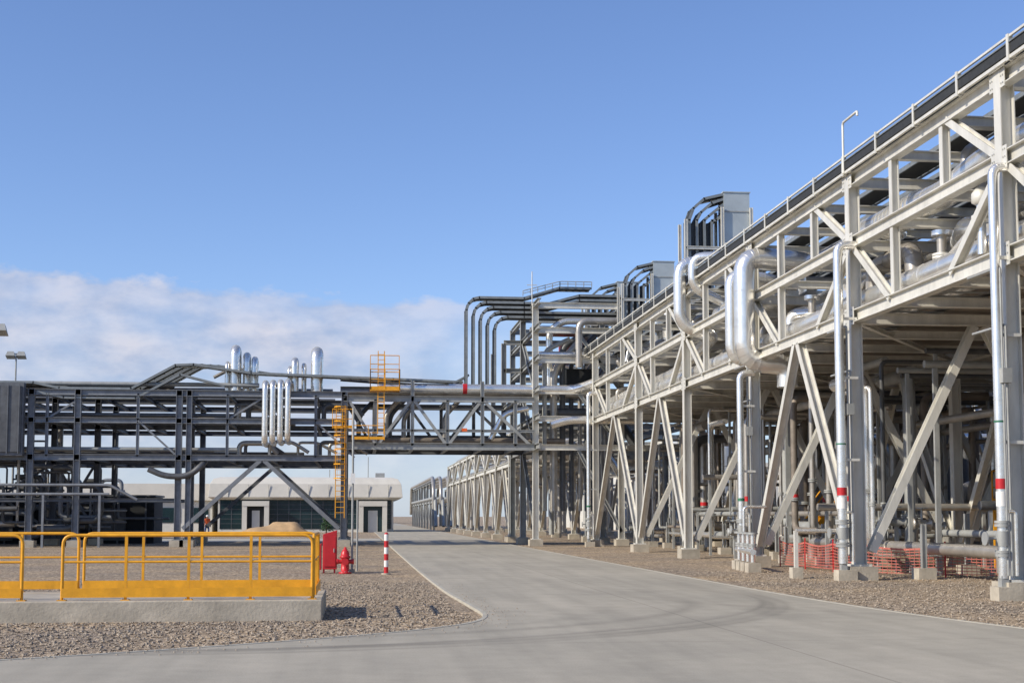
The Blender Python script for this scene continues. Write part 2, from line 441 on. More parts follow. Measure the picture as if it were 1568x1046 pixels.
tr = MB()
y0, y1 = 14, 80
tr.bar((13.15, y0, 11.46), (13.15, y1, 11.46), .05, .05, STEEL)
tr.bar((13.15, y0, 11.02), (13.15, y1, 11.02), .06, .07, STEEL)
tr.cube(13.13, 13.17, y0, y1, 11.1, 11.31, CABLE)
tr.cube(13.1, 13.2, y0, y1, 11.31, 11.34, TRAY)
tr.cube(13.2, 13.9, y0, y1, 11.14, 11.18, TRAY)
y = y0
while y < y1:
    tr.ib((13.15, y, 10.95), (13.15, y, 11.5), .11, .09); tr.ib((13.2, y, 11.05), (13.9, y, 11.05), .1, .08)
    y += 2.4
for x in (15.2, 16.4, 17.6, 18.6):
    tr.ladder_tray([(x, y0, 11.16), (x, y1, 11.16)], (.8, 0, 0))
tr.pipe([(13.1, 35.5, 11.0), (13.1, 35.5, 12.4), (13.1, 34.4, 12.4), (13.1, 34.4, 12.28)], .035, STEEL, 8, .1)
tr.build("cable_tray", rack)
dk = MB()
dk.cube(16.0, 20.2, 14, 76, ZA+.19, ZA+.22, BROWN); dk.cube(21, 27.2, 14, 76, ZA+.19, ZA+.22, BROWN)  # solid brown plates added to darken the space under the rack
for i in range(90): dk.cube(14.0, 16.0, 16+.66*i, 16.05+.66*i, ZA+.17, ZA+.21, STEELM)
dk.build("shade_deck", rack)

pp = MB()
def run(x, z, r, mat, a=14, b=78, rings=1.2):
    pp.pipe([(x, a, z), (x, b, z)], r, mat, 16, rings=rings)
run(13.95, 7.62, .3, SILVER); run(14.65, 7.6, .26, SILVERM, b=70); run(15.3, 7.5, .16, SILVER); run(15.8, 7.5, .14, BROWN)
run(16.5, 7.75, .36, SILVERM); run(17.3, 7.6, .2, BROWN); run(17.9, 7.6, .2, SILVERM); run(18.6, 7.7, .3, BROWN); run(19.5, 7.8, .4, SILVERM)
run(21.3, 7.7, .3, SILVERM); run(22.2, 7.6, .22, BROWN); run(23, 7.7, .32, SILVERM); run(24, 7.6, .2, BROWN); run(25, 7.7, .3, SILVERM); run(26.2, 7.7, .3, BROWN)
run(17.3, 9.65, .3, SILVER); run(18.2, 9.55, .2, SILVERM); run(19.0, 9.65, .28, SILVERM); run(16.5, 9.5, .18, SILVER)
run(21.5, 9.6, .3, SILVERM); run(23.2, 9.6, .35, SILVERM)
# big front pipe: jogs and expansion loop standing out from the rack
pp.pipe([(14.25, 14, 9.78), (14.25, 29.6, 9.78), (14.25, 31.4, 9.55), (14.25, 37.6, 9.72), (14.9, 39.6, 9.95), (15.4, 41.4, 10.15), (15.4, 44.4, 10.2), (12.85, 44.4, 10.4), (12.85, 44.4, 6.85), (14.3, 44.4, 6.75), (14.3, 44.4, 6.0)], .35, SILVER, 24, .65, rings=.9)
for k in range(10): pp.cyl((14.25, 33.0+.26*k, 9.6), (14.25, 33.11+.26*k, 9.6), .41, SILVER, 24)
pp.pipe([(15.2, 46.0, 9.75), (12.85, 46.0, 10.1), (12.85, 46.0, 7.1), (14.6, 46.0, 7.0)], .22, SILVER, 18, .5, rings=.9)
pp.pipe([(14.9, 53.4, 9.75), (14.9, 53.4, 11.85), (12.8, 53.4, 11.85), (12.8, 53.4, 9.3), (14.2, 53.4, 8.9), (14.2, 60, 8.1), (14.2, 78, 8.1)], .25, SILVER, 22, .6, rings=.8)
pp.pipe([(15.4, 51.6, 9.75), (15.4, 51.6, 11.8), (14.0, 51.6, 11.8), (13.0, 52.0, 11.8), (13.0, 52.0, 10.6), (14.3, 52.0, 10.0)], .19, SILVER, 18, .45, rings=.8)
pp.pipe([(16.2, 48.6, 9.6), (16.2, 48.6, 12.0), (16.2, 50.6, 12.0), (16.2, 50.6, 9.6)], .24, SILVER, 18, .6, rings=.7)
pp.pipe([(15.2, 66, 9.6), (15.2, 66, 12.2), (15.2, 68.4, 12.2), (15.2, 68.4, 9.6)], .26, SILVER, 18, .65, rings=.7)
run(14.3, 9.66, .34, SILVER, a=46.6, b=52.8); run(14.4, 9.62, .3, SILVER, a=53.9, b=78); run(15.2, 9.55, .25, SILVER, a=46.5, b=78); run(15.9, 9.5, .2, SILVERM, a=46.5, b=78)
pp.pipe([(14.5, 33.6, 7.5), (14.5, 34.2, 7.6), (14.5, 34.2, 8.7), (14.5, 37.0, 8.7), (14.5, 37.0, 7.6)], .25, SILVERM, 18, 1.0, rings=.35)
pp.pipe([(14.2, 37.8, 7.6), (14.2, 38.4, 8.5), (15.4, 41, 8.5)], .22, SILVER, 18, .9, rings=.4)
pp.pipe([(14.3, 28.2, 7.6), (14.3, 30.6, 8.6), (15.2, 33, 8.6)], .25, SILVER, 18, .9, rings=.4)
pp.pipe([(14.9, 39.6, 8.3), (14.9, 43, 8.3), (14.2, 43.6, 8.3), (14.2, 43.6, 7.6)], .24, SILVER, 18, .6, rings=.5)
pp.pipe([(14.3, 28.8, 8.0), (14.3, 29.2, 8.5), (15.5, 30.5, 8.5)], .12, SILVERM, 14)
for x, y, z in ((14.1, 31.6, 8.0), (14.6, 38.9, 8.1), (14.2, 41.5, 8.0), (14.9, 50, 8.1), (14.2, 58, 8.6)):
    pp.cyl((x, y, z-.5), (x, y, z+.5), .12, SILVERM); pp.flange((x, y, z), (0, 0, 1), .15, STEEL); pp.cyl((x, y, z+.5), (x, y, z+.62), .25, SILVER)
pp.pipe([(13.55, 28.3, 7.4), (13.55, 28.3, 8.5)], .1, SILVER); pp.flange((13.55, 28.3, 8.2), (0, 0, 1), .14, STEEL); pp.rev((13.55, 28.3, 8.5), (0, 0, 1), [(.11, 0), (.2, .05), (.2, .25), (.1, .38), (0, .4)], STEEL)
for k in range(22):
    y = R(28, 75); x = R(15, 19); z = random.choice([8.3, 8.5, 10.2, 10.4])
    pp.pipe([(13.8+R(0, 1), y, z-.7), (13.8+R(0, 1), y, z), (x, y, z), (x, y+R(1, 3), z)], R(.07, .16), random.choice([SILVER, SILVERM, SILVERM]), 12)
pp.build("pipes", rack)

def downcomer(x, y, z1, r, band=True, out=.5):
    m = MB()
    pts = [(x, y, .45), (x, y, z1), (x+out, y, z1)]
    m.pipe(pts, r, SILVER, 16, r*2.2, rings=1.2)
    if band:
        m.cyl((x, y, 2.25), (x, y, 2.46), r*1.06, RED, 16); m.cyl((x, y, 1.9), (x, y, 2.2), r*1.06, WHITE, 16)
        m.cyl((x, y, 3.6), (x, y, 3.64), r*1.06, GREEN, 16)
    else:
        m.cyl((x, y, 2.2), (x, y, 2.3), r*1.06, GREEN, 16)
    m.flange((x, y, 1.55), (0, 0, 1), r, STEELM); m.flange((x, y, .95), (0, 0, 1), r, STEELM)
    m.cyl((x, y, 1.1), (x, y, 1.4), r*1.35, STEELM)
    m.pipe([(x-.05, y, 1.25), (x-.35, y, 1.25)], .025, STEELM, 8); m.cyl((x-.35, y, 1.25), (x-.38, y, 1.25), .14, STEELM)
    m.bar((x, y, .1), (x, y, .5), .16, .16, STEELM)
    m.pipe([(x+.24, y-.1, .5), (x+.24, y-.1, 1.8), (x+.1, y-.1, 1.8)], .04, SILVER, 8)
    m.cube(x-.2, x+.32, y-.2, y+.2, -.1, .28, CONC)
    for z in (3.2, 5.4, 7.0):
        m.bar((x, y, z), (x+.5, y, z), .07, .07, STEEL)
    m.build("drain_pipe")
downcomer(13.0, 26.6, 8.9, .10)
downcomer(12.85, 35.4, 9.0, .125)
downcomer(12.8, 44.9, 6.5, .11, band=False)
downcomer(12.9, 76, 8.6, .12, band=False)
m = MB()
for y in (26.8, 35.7, 45.2):
    for k, zz in ((-.21, 6.8), (.0, 5.6)):
        m.pipe([(13.15+k*.4, y-.28, .5), (13.15+k*.4, y-.28, zz), (13.15+k*.4, y+1.2, zz)], .03, STEELM, 8)
    m.cube(13.0, 13.2, y-.42, y-.24, 4.4, 4.7, STEELM)
m.build("conduit")

m = MB()
for k in range(4):
    x = 12.0+.1*k; y = 40.9+.85*k
    m.pipe([(x, y, .3), (x, y, 1.15)], .07, SILVER, 10); m.flange((x, y, .8), (0, 0, 1), .08, STEELM)
    m.cyl((x, y, 1.15), (x, y, 1.2), .16, STEELM); m.cube(x-.2, x+.2, y-.2, y+.2, -.1, .28, CONC)
m.pipe([(11.9, 40.5, .62), (12.45, 44.2, .62)], .09, SILVER, 12)
m.pipe([(12.45, 43.4, .95), (12.45, 43.4, 2.0), (13.2, 43.4, 2.0)], .05, SILVER, 10)
m.build("valve_manifold")
m = MB()
m.cube(11.85, 12.15, 36.6, 36.9, -.1, .3, CONC); m.bar((12, 36.75, .3), (12, 36.75, 1.3), .1, .1, STEEL); m.pipe([(12, 36.75, 1.3), (13.4, 36.75, 1.3)], .06, SILVER, 10)
m.build("pipe_support")

pr = empty("process_pipework")
m = MB()
for n in range(190):
    x = R(15.2, 34); y = R(33, 80); r = random.choice([.07, .1, .13, .16, .22])
    mat = random.choice([SILVERM, SILVERM, SILVER, BROWN, STEELM, DPIPE])
    z1 = R(5.5, 6.7); zb = R(.5, 1.3); dx, dy = random.choice([(0, 1), (0, -1), (1, 0), (-1, 0)]); L = R(1.5, 5); e = random.choice([(0, 1), (0, -1), (1, 0)])
    if x+dx*L < 14.2: dx = abs(dx)
    m.pipe([(x+dx*L, y+dy*L, zb), (x, y, zb), (x, y, z1), (x+e[0]*2.5, y+e[1]*2.5, z1)], r, mat, 10, r*3)
    m.flange((x, y, R(1.6, 3)), (0, 0, 1), r, STEELM)
    if random.random() < .08: m.cyl((x, y, 2.3), (x, y, 2.5), r*1.1, RED, 12)
for n in range(26):
    x = R(15.5, 30); z = random.choice([.8, 1.2, 1.8, 2.6, 4.8, 6.0, 6.5]); a = R(31, 60); b = a+R(6, 18); r = R(.07, .2)
    m.pipe([(x, a, z-.5), (x, a, z), (x, b, z), (x, b, z-.6)], r, random.choice([SILVERM, SILVERM, STEELM]), 10, r*3)
for n in range(28):
    y = R(36, 80); z = random.choice([1.0, 2.0, 3.4, 6.1, 6.6]); r = R(.06, .15); a = R(15, 19); b = a+R(4, 12)
    m.pipe([(a, y, z), (b, y, z)], r, random.choice([SILVERM, STEELM, DPIPE]), 10)
    for x in (a+.3, b-.3): m.bar((x, y, 0), (x, y, z-r), .1, .1, STEELM)
m.build("pipes", pr)
m = MB()
for n in range(50):
    x = R(15, 24); y = R(35, 76); h = R(.4, .9); m.cube(x-.25, x+.25, y-.25, y+.25, -.1, .3, CONC); m.ib((x, y, .3), (x, y, h+.9), .14, .12, STEELM)
for i in range(22):
    x = R(15, 22); y = R(36, 70); z = R(.9, 1.6)
    m.rev((x-.3, y, z), (1, 0, 0), [(.0, 0), (.17, .01), (.17, .06), (.09, .1), (.15, .3), (.09, .5), (.17, .54), (.17, .59), (0, .6)], (STEELM, SILVERM, STEELM)[i % 3])
    m.cyl((x, y, z), (x, y, z+.45), .035, STEELM, 8); m.cyl((x, y, z+.45), (x, y, z+.48), .18, STEELM, 14); m.bar((x, y, 0), (x, y, z), .1, .1, STEELM)
m.build("supports", pr)
def vessel(name, x, y, z, L, r, mat=SILVERM, ax=(0, 1, 0)):
    m = MB(); a = Vector(ax)
    prof = [(r*math.cos(t), -r*.5*math.sin(t)) for t in [math.pi/2*(1-i/6) for i in range(7)]]
    prof += [(r, L)]+[(r*math.cos(t), L+r*.5*math.sin(t)) for t in [math.pi/2*i/6 for i in range(1, 7)]]
    m.rev((x, y, z), a, prof, mat, 28)
    if abs(a.z) < .5:
        for t in (.2, .8):
            c = Vector((x, y, 0))+a*L*t; m.cube(c.x-.7*r, c.x+.7*r, c.y-.2, c.y+.2, -.1, z-r*.55, CONC)
            m.cyl(Vector((x, y, z))+a*(L*t-.03), Vector((x, y, z))+a*(L*t+.03), r*1.03, STEELM, 28)
    else:
        for k in range(1, int(L/1.5)): m.cyl((x, y, z+k*1.5), (x, y, z+k*1.5+.05), r*1.015, STEELM, 28)
        m.cyl((x, y, -.1), (x, y, z), r*1.02, CONC, 24)
    m.pipe([Vector((x, y, z))+a*L*.5, (x, y, z+r+.8) if abs(a.z) < .5 else (x, y, z+L+1.2)], .15, mat, 12)
    m.build(name)
vessel("pressure_vessel", 24, 44, 2.6, 6, .9); vessel("pressure_vessel", 29, 56, 2.4, 6, 1.0); vessel("pressure_vessel", 23, 66, 2.4, 5, .8)
vessel("storage_tank", 33, 50, .8, 6, 1.5, SILVERM, (0, 0, 1)); vessel("storage_tank", 36, 62, .8, 7, 1.7, SILVERM, (0, 0, 1)); vessel("storage_tank", 31, 72, .8, 6, 1.3, SILVERM, (0, 0, 1)); vessel("storage_tank", 36, 76, .8, 6.4, 1.6, SILVERM, (0, 0, 1))

m = MB()
for x in (35, 41):
    for y in range(30, 116, 9):
        col(m, x, y, 9.2)
    for z in (5, 7.2, 9.2): m.ib((x, 26, z), (x, 112, z), .3, .24)
for y in range(30, 112, 9):
    for z in (5, 7.2, 9.2): m.ib((35, y, z), (41, y, z), .26, .2)
    m.ib((35, y, .8), (35, y+4.5, 4.9), .2, .18, up=(1, 0, 0)); m.ib((35, y+9, .8), (35, y+4.5, 4.9), .2, .18, up=(1, 0, 0))
for i in range(8):
    m.pipe([(35.5+.7*i, 26, 7.6), (35.5+.7*i, 112, 7.6)], R(.15, .3), SILVERM, 12); m.pipe([(35.5+.7*i, 26, 5.4), (35.5+.7*i, 112, 5.4)], R(.15, .3), BROWN, 12)
m.build("pipe_rack")

m = MB(); m.rail([(21, 43.6, 2.1), (24, 43.6, 2.1), (24, 46, 2.1)], 1.1, 1.0, YEL); m.cube(21, 24, 43.5, 46, 2.0, 2.08, STEELM)
for x in (21.1, 23.9): m.bar((x, 43.7, 0), (x, 43.7, 2), .12, .12, YEL)
m.ladder((21.6, 43.4, 0), 3.1, (1, 0, 0), (0, -1, 0), cage=False)
m.build("access_platform")
m = MB()
for k in (0, .8): m.bar((18.5, 56+k, .3), (20.8, 56+k, 3.2), .06, .2, YEL)
for i in range(11): m.cube(18.5+.21*i, 18.75+.21*i, 56, 56.8, .4+.26*i, .43+.26*i, YEL)
for k in (0, .8): m.pipe([(18.5, 56+k, 1.3), (20.8, 56+k, 4.2), (22, 56+k, 4.2)], .03, YEL, 8)
m.build("access_stair")

def mesh_fence(pts, h=.9):
    m = MB()
    for (xa, ya), (xb, yb) in zip(pts, pts[1:]):
        a = Vector((xa, ya, 0)); b = Vector((xb, yb, 0)); L = (b-a).length; d = (b-a)/L
        k = max(1, int(L/2.2))
        def sag(t): return -.10*abs(math.sin(math.pi*t*k))
        n = int(L/.13)
        for i in range(n+1):
            t = i/n
            m.bar(a+d*L*t+ZUP*.06, a+d*L*t+ZUP*(h+sag(t)), .02, .006, FENCE)
        rows = 9; q = 4*k
        for rr in range(rows):
            f = (rr+.5)/rows
            for i in range(q):
                t0, t1 = i/q, (i+1)/q
                m.bar(a+d*L*t0+ZUP*(.06+(h-.06+sag(t0))*f), a+d*L*t1+ZUP*(.06+(h-.06+sag(t1))*f), .006, .022 if rr < rows-1 else .05, FENCE)
        for i in range(k+1): m.bar(a+d*(L*i/k), a+d*(L*i/k)+ZUP*1.0, .035, .035, RED)
    m.build("safety_fence")
mesh_fence([(14.3, 45.5), (14.5, 38.2), (18, 35.2), (23, 34.2)])

def riser(x, y, ztop, s=1.0):
    m = MB()
    for k in range(4):
        o = .35*k*s
        m.ladder_tray([(x-2.1*s+o, y, 11.3), (x-2.1*s+o, y, ztop-1.3*s-.0), (x-1.9*s+o, y, ztop-.75*s-o*.5), (x-1.4*s+o, y, ztop-.3*s-o*.55), (x-.4*s, y, ztop-.05-o*.6)], (0, .9*s, 0), rung=.35)
    m.cube(x-.5*s, x+.7*s, y-.5*s, y+.5*s, ztop-2.6*s, ztop, PANEL)
    m.cube(x-.53*s, x+.73*s, y-.53*s, y+.53*s, ztop-.9*s, ztop-.84*s, STEELM)
    m.cube(x-.54*s, x+.74*s, y-.54*s, y+.54*s, ztop, ztop+.05, PANEL)
    for xx in (x-2.3*s, x-.6*s, x+.75*s):
        for yy in (y-.6*s, y+.6*s): m.ib((xx, yy, 11.1), (xx, yy, ztop-(.7*s if xx > x-2*s else 1.3*s)), .14, .12, STEEL)
    for z in (12.4, 13.8): m.ib((x-2.3*s, y-.6*s, z), (x+.7*s, y-.6*s, z), .14, .12, STEEL)
    m.pipe([(x+.2, y-.7, 12), (x+.4, y-.7, ztop-2.2*s), (x+1.2, y-.7, ztop-3*s), (x+1.5, y-.7, 11.2)], .07, STEEL, 10, .5)
    m.build("cable_riser")
riser(17, 60.6, 16.4, 1.0); riser(17, 75.6, 16.0, 1.0); riser(17, 86, 16.6, 1.15)

# ------------------------------------------------------------------ junction tower
jt = empty("junction_tower")
m = MB()
for x in (10.2, 15.2, 20.5):
    for y in (78.3, 84.3, 90):
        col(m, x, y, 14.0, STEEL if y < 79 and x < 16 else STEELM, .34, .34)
m.ib((9, 84.3, 5.7), (9, 84.3, 12.4), .3, .3, STEELM); m.ib((8.9, 90, 5.7), (8.9, 90, 12.4), .3, .3, STEELM)
for z in (5.65, 7.3, 8.9, 10.7, 12.45, 13.9):
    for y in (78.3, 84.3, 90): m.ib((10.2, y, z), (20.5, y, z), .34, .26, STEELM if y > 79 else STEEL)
    for x in (10.2, 15.2, 20.5): m.ib((x, 76.5, z), (x, 90, z), .3, .24, STEELM)
for z in (10.7, 12.45): m.ib((9, 84.3, z), (10.2, 84.3, z), .28, .24, STEELM)
for za, zb in ((.8, 5.5), (5.8, 8.8), (9, 12.3)):
    m.ib((15.2, 78.3, za), (12.7, 78.3, zb), .2, .18, STEELM); m.ib((10.2, 78.5, za), (10.2, 84, zb), .2, .18, STEELM, up=(1, 0, 0))
m.pipe([(10.1, 79, 14), (10.1, 79, 16)], .03, STEEL, 8); m.bar((9.8, 79, 15.2), (10.4, 79, 15.2), .04, .04, STEEL)
m.build("steelwork", jt)
m = MB()
for k in range(5):
    x = 6.3+.42*k; zt = 14.5-.28*k; yy = 80+.0*k
    pts = [(x, yy, 9.1), (x, yy, zt-.75), (x+.12, yy, zt-.35), (x+.4, yy, zt-.08), (x+.75, yy, zt), (9.7, yy, zt)]
    if k == 0: pts += [(11.8, yy, 15.15), (13.7, yy, 15.15)]
    elif k < 3: pts += [(11.2, yy, zt), (13, yy, zt+.5), (16, yy, zt+.5)]
    else: pts += [(16, yy, zt)]
    m.ladder_tray(pts, (0, 1.0, 0), rung=.4, side=.14)
m.rail([(9.6, 79.3, 14.6), (11.8, 79.3, 15.2), (13.7, 79.3, 15.2)], .3, .5, STEELM, toe=False)
for k in range(12):
    y = 78.8+k*.9; z = random.choice([6.1, 7.75, 9.35, 11.1, 12.9])
    m.pipe([(10.4, y, z), (13+R(0, 4), y, z), (13.5+R(0, 4), y, z-2)], R(.12, .3), random.choice([SILVERM, DPIPE, SILVER]), 12)
for k in range(8):
    x = 10.8+.6*k; m.pipe([(x, 78.8+.5*k, 2), (x, 78.8+.5*k, 9.6+R(0, 3)), (x+1.5, 78.8+.5*k, 9.6+R(2, 3))], R(.12, .28), random.choice([SILVERM, DPIPE, STEELM]), 12)
m.pipe([(16, 77.4, 12.9), (12.6, 77.4, 12.9), (12.6, 77.4, 10.2)], .2, SILVERM, 14, rings=.6)
m.pipe([(17, 79.6, 13.2), (12, 79.6, 13.2), (11.2, 79.6, 12.6), (11.2, 79.6, 9.2)], .2, SILVER, 14, rings=.6)
m.cube(12.2, 13.6, 81, 82.6, 10.9, 12.1, RED); m.cube(12.3, 14, 80, 83, 9.1, 10.4, DARKG)
m.build("trays_and_pipes", jt)

# ------------------------------------------------------------------ pipe bridge
br = empty("pipe_bridge")
m = MB()
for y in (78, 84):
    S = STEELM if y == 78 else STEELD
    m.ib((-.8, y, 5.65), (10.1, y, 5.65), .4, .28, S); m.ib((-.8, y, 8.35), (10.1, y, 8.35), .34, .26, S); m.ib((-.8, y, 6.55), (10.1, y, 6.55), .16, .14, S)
    for i, x in enumerate((1.0, 3.1, 5.1, 7.1, 9.0)):
        m.ib((x, y, 5.7), (x, y, 9.4 if i % 2 else 8.3), .2, .18, S)
    xs = [-.6, 1.1, 3.1, 5.1, 7.1, 9.9]
    for i in range(5):
        a, b = (5.8, 8.25) if i % 2 else (8.25, 5.8)
        m.ib((xs[i]+.1, y, a), (xs[i+1]-.1, y, b), .2, .16, S, up=(0, 1, 0))
for x in (-.6, 1, 3.1, 5.1, 7.1, 9.0):
    for z in (5.6, 8.3): m.ib((x, 78, z), (x, 84, z), .24, .2, STEELM)
m.build("truss", br)
m = MB()
m.pipe([(1.2, 78.5, 9.0), (12.6, 78.5, 9.0), (13.6, 77.2, 9.35), (14.4, 76, 9.62)], .28, SILVER, 18, 1.0, rings=1.2)
m.cyl((6.0, 78.5, 9.0), (6.25, 78.5, 9.0), .3, RED, 18)
m.pipe([(-1, 79.3, 8.85), (11, 79.3, 8.85)], .18, SILVERM, 14, rings=1.2); m.pipe([(-1, 80, 8.85), (16, 80, 8.85)], .22, SILVERM, 14)
for k in range(5):
    m.pipe([(-1, 79+1.0*k, 6.05), (12, 79+1.0*k, 6.05)], R(.1, .24), random.choice([DPIPE, SILVERM, STEELM, BROWN]), 12)
for k in range(5):
    x = R(0, 9); y = R(79, 83); m.pipe([(x, y, 6.1), (x, y, 7.6), (x+1, y, 8.7)], .14, random.choice([DPIPE, SILVERM]), 12)
m.pipe([(7.6, 78.4, 6.1), (8.4, 78.4, 7.6), (9.8, 78.4, 7.9)], .16, SILVER, 12); m.pipe([(11, 77.6, 6.9), (12, 77.6, 7.2), (16, 77.6, 7.2)], .25, SILVER, 14)
m.ladder_tray([(-1, 82, 9.3), (6.3, 82, 9.3)], (0, .9, 0)); m.ladder_tray([(-1, 80.9, 9.7), (5.2, 80.9, 9.3), (6.5, 80.9, 10.0)], (0, .9, 0))
m.cube(5.9, 6.2, 77.7, 77.73, 6.5, 6.68, ORANGE)
m.build("pipes", br)

# ------------------------------------------------------------------ left process structure
ls = empty("process_structure")
m = MB()
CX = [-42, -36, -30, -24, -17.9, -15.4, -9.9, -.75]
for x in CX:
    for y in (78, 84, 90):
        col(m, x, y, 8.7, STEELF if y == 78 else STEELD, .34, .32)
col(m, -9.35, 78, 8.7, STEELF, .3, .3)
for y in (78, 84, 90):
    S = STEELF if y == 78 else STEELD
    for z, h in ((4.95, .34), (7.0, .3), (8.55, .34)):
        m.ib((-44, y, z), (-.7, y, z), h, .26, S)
    for (a, b) in ((-9.7, -.9), (-30, -24), (-42, -36)):
        if y == 84: continue
        mid = (a+b)/2
        m.ib((mid-.1, y, 4.8), (a+.1, y, 1.0), .26, .22, S, up=(0, 1, 0)); m.ib((mid+.1, y, 4.8), (b-.1, y, 1.0), .26, .22, S, up=(0, 1, 0))
x = -44; k = 0
while x < -1:
    for z in (4.9, 7, 8.5): m.ib((x, 78, z), (x, 90, z), .22, .18, STEELD)
    if k % 2: m.ib((x, 78, 5), (x, 78, 8.5), .16, .14, STEELF)
    if k % 4 == 1: m.ib((x, 78, 7), (x+2.2, 78, 5), .12, .1, STEELF, up=(0, 1, 0))
    elif k % 4 == 3: m.ib((x, 78.1, 7.1), (x+2.2, 78.1, 8.5), .12, .1, STEELF, up=(0, 1, 0))
    x += 2.45; k += 1
for (a, b) in ((-17.9, -15.4), (-24, -17.9)):
    m.ib((a+.1, 84, .8), (b-.1, 84, 4.8), .16, .14, STEELD, up=(0, 1, 0)); m.ib((b-.1, 84.2, .8), (a+.1, 84.2, 4.8), .16, .14, STEELD, up=(0, 1, 0))
m.ib((-24, 79, 2.6), (-10, 79, 2.6), .2, .18, STEELD); m.ib((-24, 84, 2.6), (-10, 84, 2.6), .2, .18, STEELD)
m.build("steelwork", ls)
m = MB()
prof = [(-44, 9.0), (-17.9, 9.1), (-16.5, 8.8), (-12.6, 8.8), (-10.2, 10.15), (-9.2, 10.2), (-6, 9.75), (2, 9.5), (5.2, 9.4)]
for k in range(4):
    yy = 78.6+1.15*k; dz = .1*k
    m.ladder_tray([(x+.35*k, yy, z+dz) for x, z in prof], (0, .8, 0), rung=.6, side=.13)
m.ladder_tray([(x+.3, 78.2, z-.55) for x, z in prof[1:5]]+[(-7.5, 78.2, 9.0)], (0, .5, 0), TRAY)
for lv, zz in enumerate((5.15, 7.2, 8.8)):
    for k in range((4, 7, 9)[lv]):
        y = 78.7+1.4*k; r = R(.09, .2); mat = random.choice([DPIPE, SILVERM, SILVERM, STEELM]); a = -44; b = R(-12, -1)
        c = R(-30, -14); s_ = R(.1, .4)
        m.pipe([(a, y, zz+r), (c, y, zz+r), (c+.8, y, zz+r+s_*.5), (b, y, zz+r+s_*.5)], r, mat, 12, .4, rings=1.5)
for n in range(120):
    x = R(-40, -14.2); y = R(78.5, 92); r = random.choice([.06, .09, .13, .18]); z1 = R(3.4, 4.9) if n % 4 else R(6, 8); zb = R(.4, 2.5); L = R(1, 3.5)*random.choice([-1, 1])
    if x+abs(L) > -11.2: L = -abs(L)*.6
    m.pipe([(x+L, y, zb), (x, y, zb), (x, y, z1), (x-abs(L)*.6, y, z1)], r, random.choice([DPIPE, DPIPE, STEELF, SILVERM, DPIPE]), 10, r*3)
    m.flange((x, y, R(1.5, 4)), (0, 0, 1), r, STEELD)
for n in range(12):
    x = R(-9, -1.5); y = R(78.5, 82); z = random.choice([5.1, 7.2]); r = R(.08, .16)
    m.pipe([(x, y, z), (x, y, z+.8), (x+R(1, 2), y, z+.8), (x+2.2, y, z+.2)], r, random.choice([DPIPE, STEELM, SILVERM]), 10)
m.pipe([(-11.5, 77.8, 4.3), (-10.6, 77.8, 3.9), (-9.3, 77.8, 3.9), (-8.5, 77.8, 4.6), (-8.5, 79, 4.9)], .17, DPIPE, 14)
m.pipe([(-21, 77.3, 3.4), (-13.5, 77.3, 3.4), (-12, 77.3, 2.6)], .08, STEELF, 10); m.pipe([(-21, 77.3, 2.9), (-13.5, 77.3, 2.9)], .08, STEELF, 10)
for x in (-20.5, -17, -14): m.bar((x, 77.3, 0), (x, 77.3, 2.85), .12, .12, STEELF)
m.cube(-21, -18.2, 77.4, 77.9, 5.0, 9.0, STEELD); m.cube(-21, -18.3, 77.3, 77.39, 5.2, 8.8, DPIPE)
for k in range(5): m.bar((-20.8+.6*k, 77.27, 5.1), (-20.8+.6*k, 77.27, 8.9), .06, .05, STEELD)
m.build("pipes_and_trays", ls)
m = MB()
def uloop(x, w, z0, z1, r, y=78.9):
    m.pipe([(x, y, z0), (x, y, z1), (x, y+w, z1), (x, y+w, z0)], r, SILVER, 18, w*.48, rings=.8)
uloop(-6.95, 1.0, 8.8, 11.2, .27); uloop(-6.35, 1.0, 8.8, 10.9, .2, 79.3); uloop(-5.9, 1.0, 8.8, 10.7, .17, 79.3); uloop(-7.4, .8, 8.8, 10.4, .12); uloop(-7.0, .8, 8.8, 10.7, .2, 80.8)
uloop(-3.6, .9, 8.8, 10.6, .2); uloop(-3.1, .9, 8.8, 10.4, .13, 79.4); uloop(-2.35, 1.2, 8.8, 11.1, .33); uloop(-3.9, .9, 8.8, 10.2, .1)
m.pipe([(-8.2, 79.5, 9.6), (-6.9, 79.5, 10.3), (-6.2, 79.5, 9.6)], .1, SILVERM, 12)
for k in range(4):
    x = -5.15+.42*k
    m.pipe([(x, 79.2, 9.15+.03*k), (x, 77.4, 9.15+.03*k), (x, 77.4, 5.75+.05*k), (x, 79.2, 5.75+.05*k)], .165, SILVER, 16, .45, rings=.8)
m.build("expansion_loop_pipes", ls)
m = MB()
m.ladder((-.95, 77.5, 1.6), 7.9, (1, 0, 0), (0, -1, 0), w=.5)
m.rail([(-1.4, 77.5, 6.6), (-.3, 77.5, 6.6)], 1.1, .55)
m.rail([(-.3, 77.0, 5.95), (1.5, 77.0, 5.95)], .8, .9, toe=True)
m.ladder((1.3, 77.4, 6.3), 11.0, (1, 0, 0), (0, -1, 0), w=.35, cage=False)
m.cube(.7, 2.35, 77.2, 78.8, 8.75, 8.8, YEL)
m.rail([(.7, 77.25, 8.8), (2.35, 77.25, 8.8), (2.35, 78.75, 8.8), (.7, 78.75, 8.8), (.7, 77.25, 8.8)], 1.15, .85)
m.rail([(.7, 78.7, 9.9), (2.35, 78.7, 9.9)], 1.0, .8, toe=False)
m.build("access_ladder")
m = MB()
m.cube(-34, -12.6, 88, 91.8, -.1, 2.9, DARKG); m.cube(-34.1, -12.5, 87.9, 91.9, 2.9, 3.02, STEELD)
for k in range(13): m.bar((-33.5+1.7*k, 87.95, 0), (-33.5+1.7*k, 87.95, 2.9), .12, .1, STEELD)
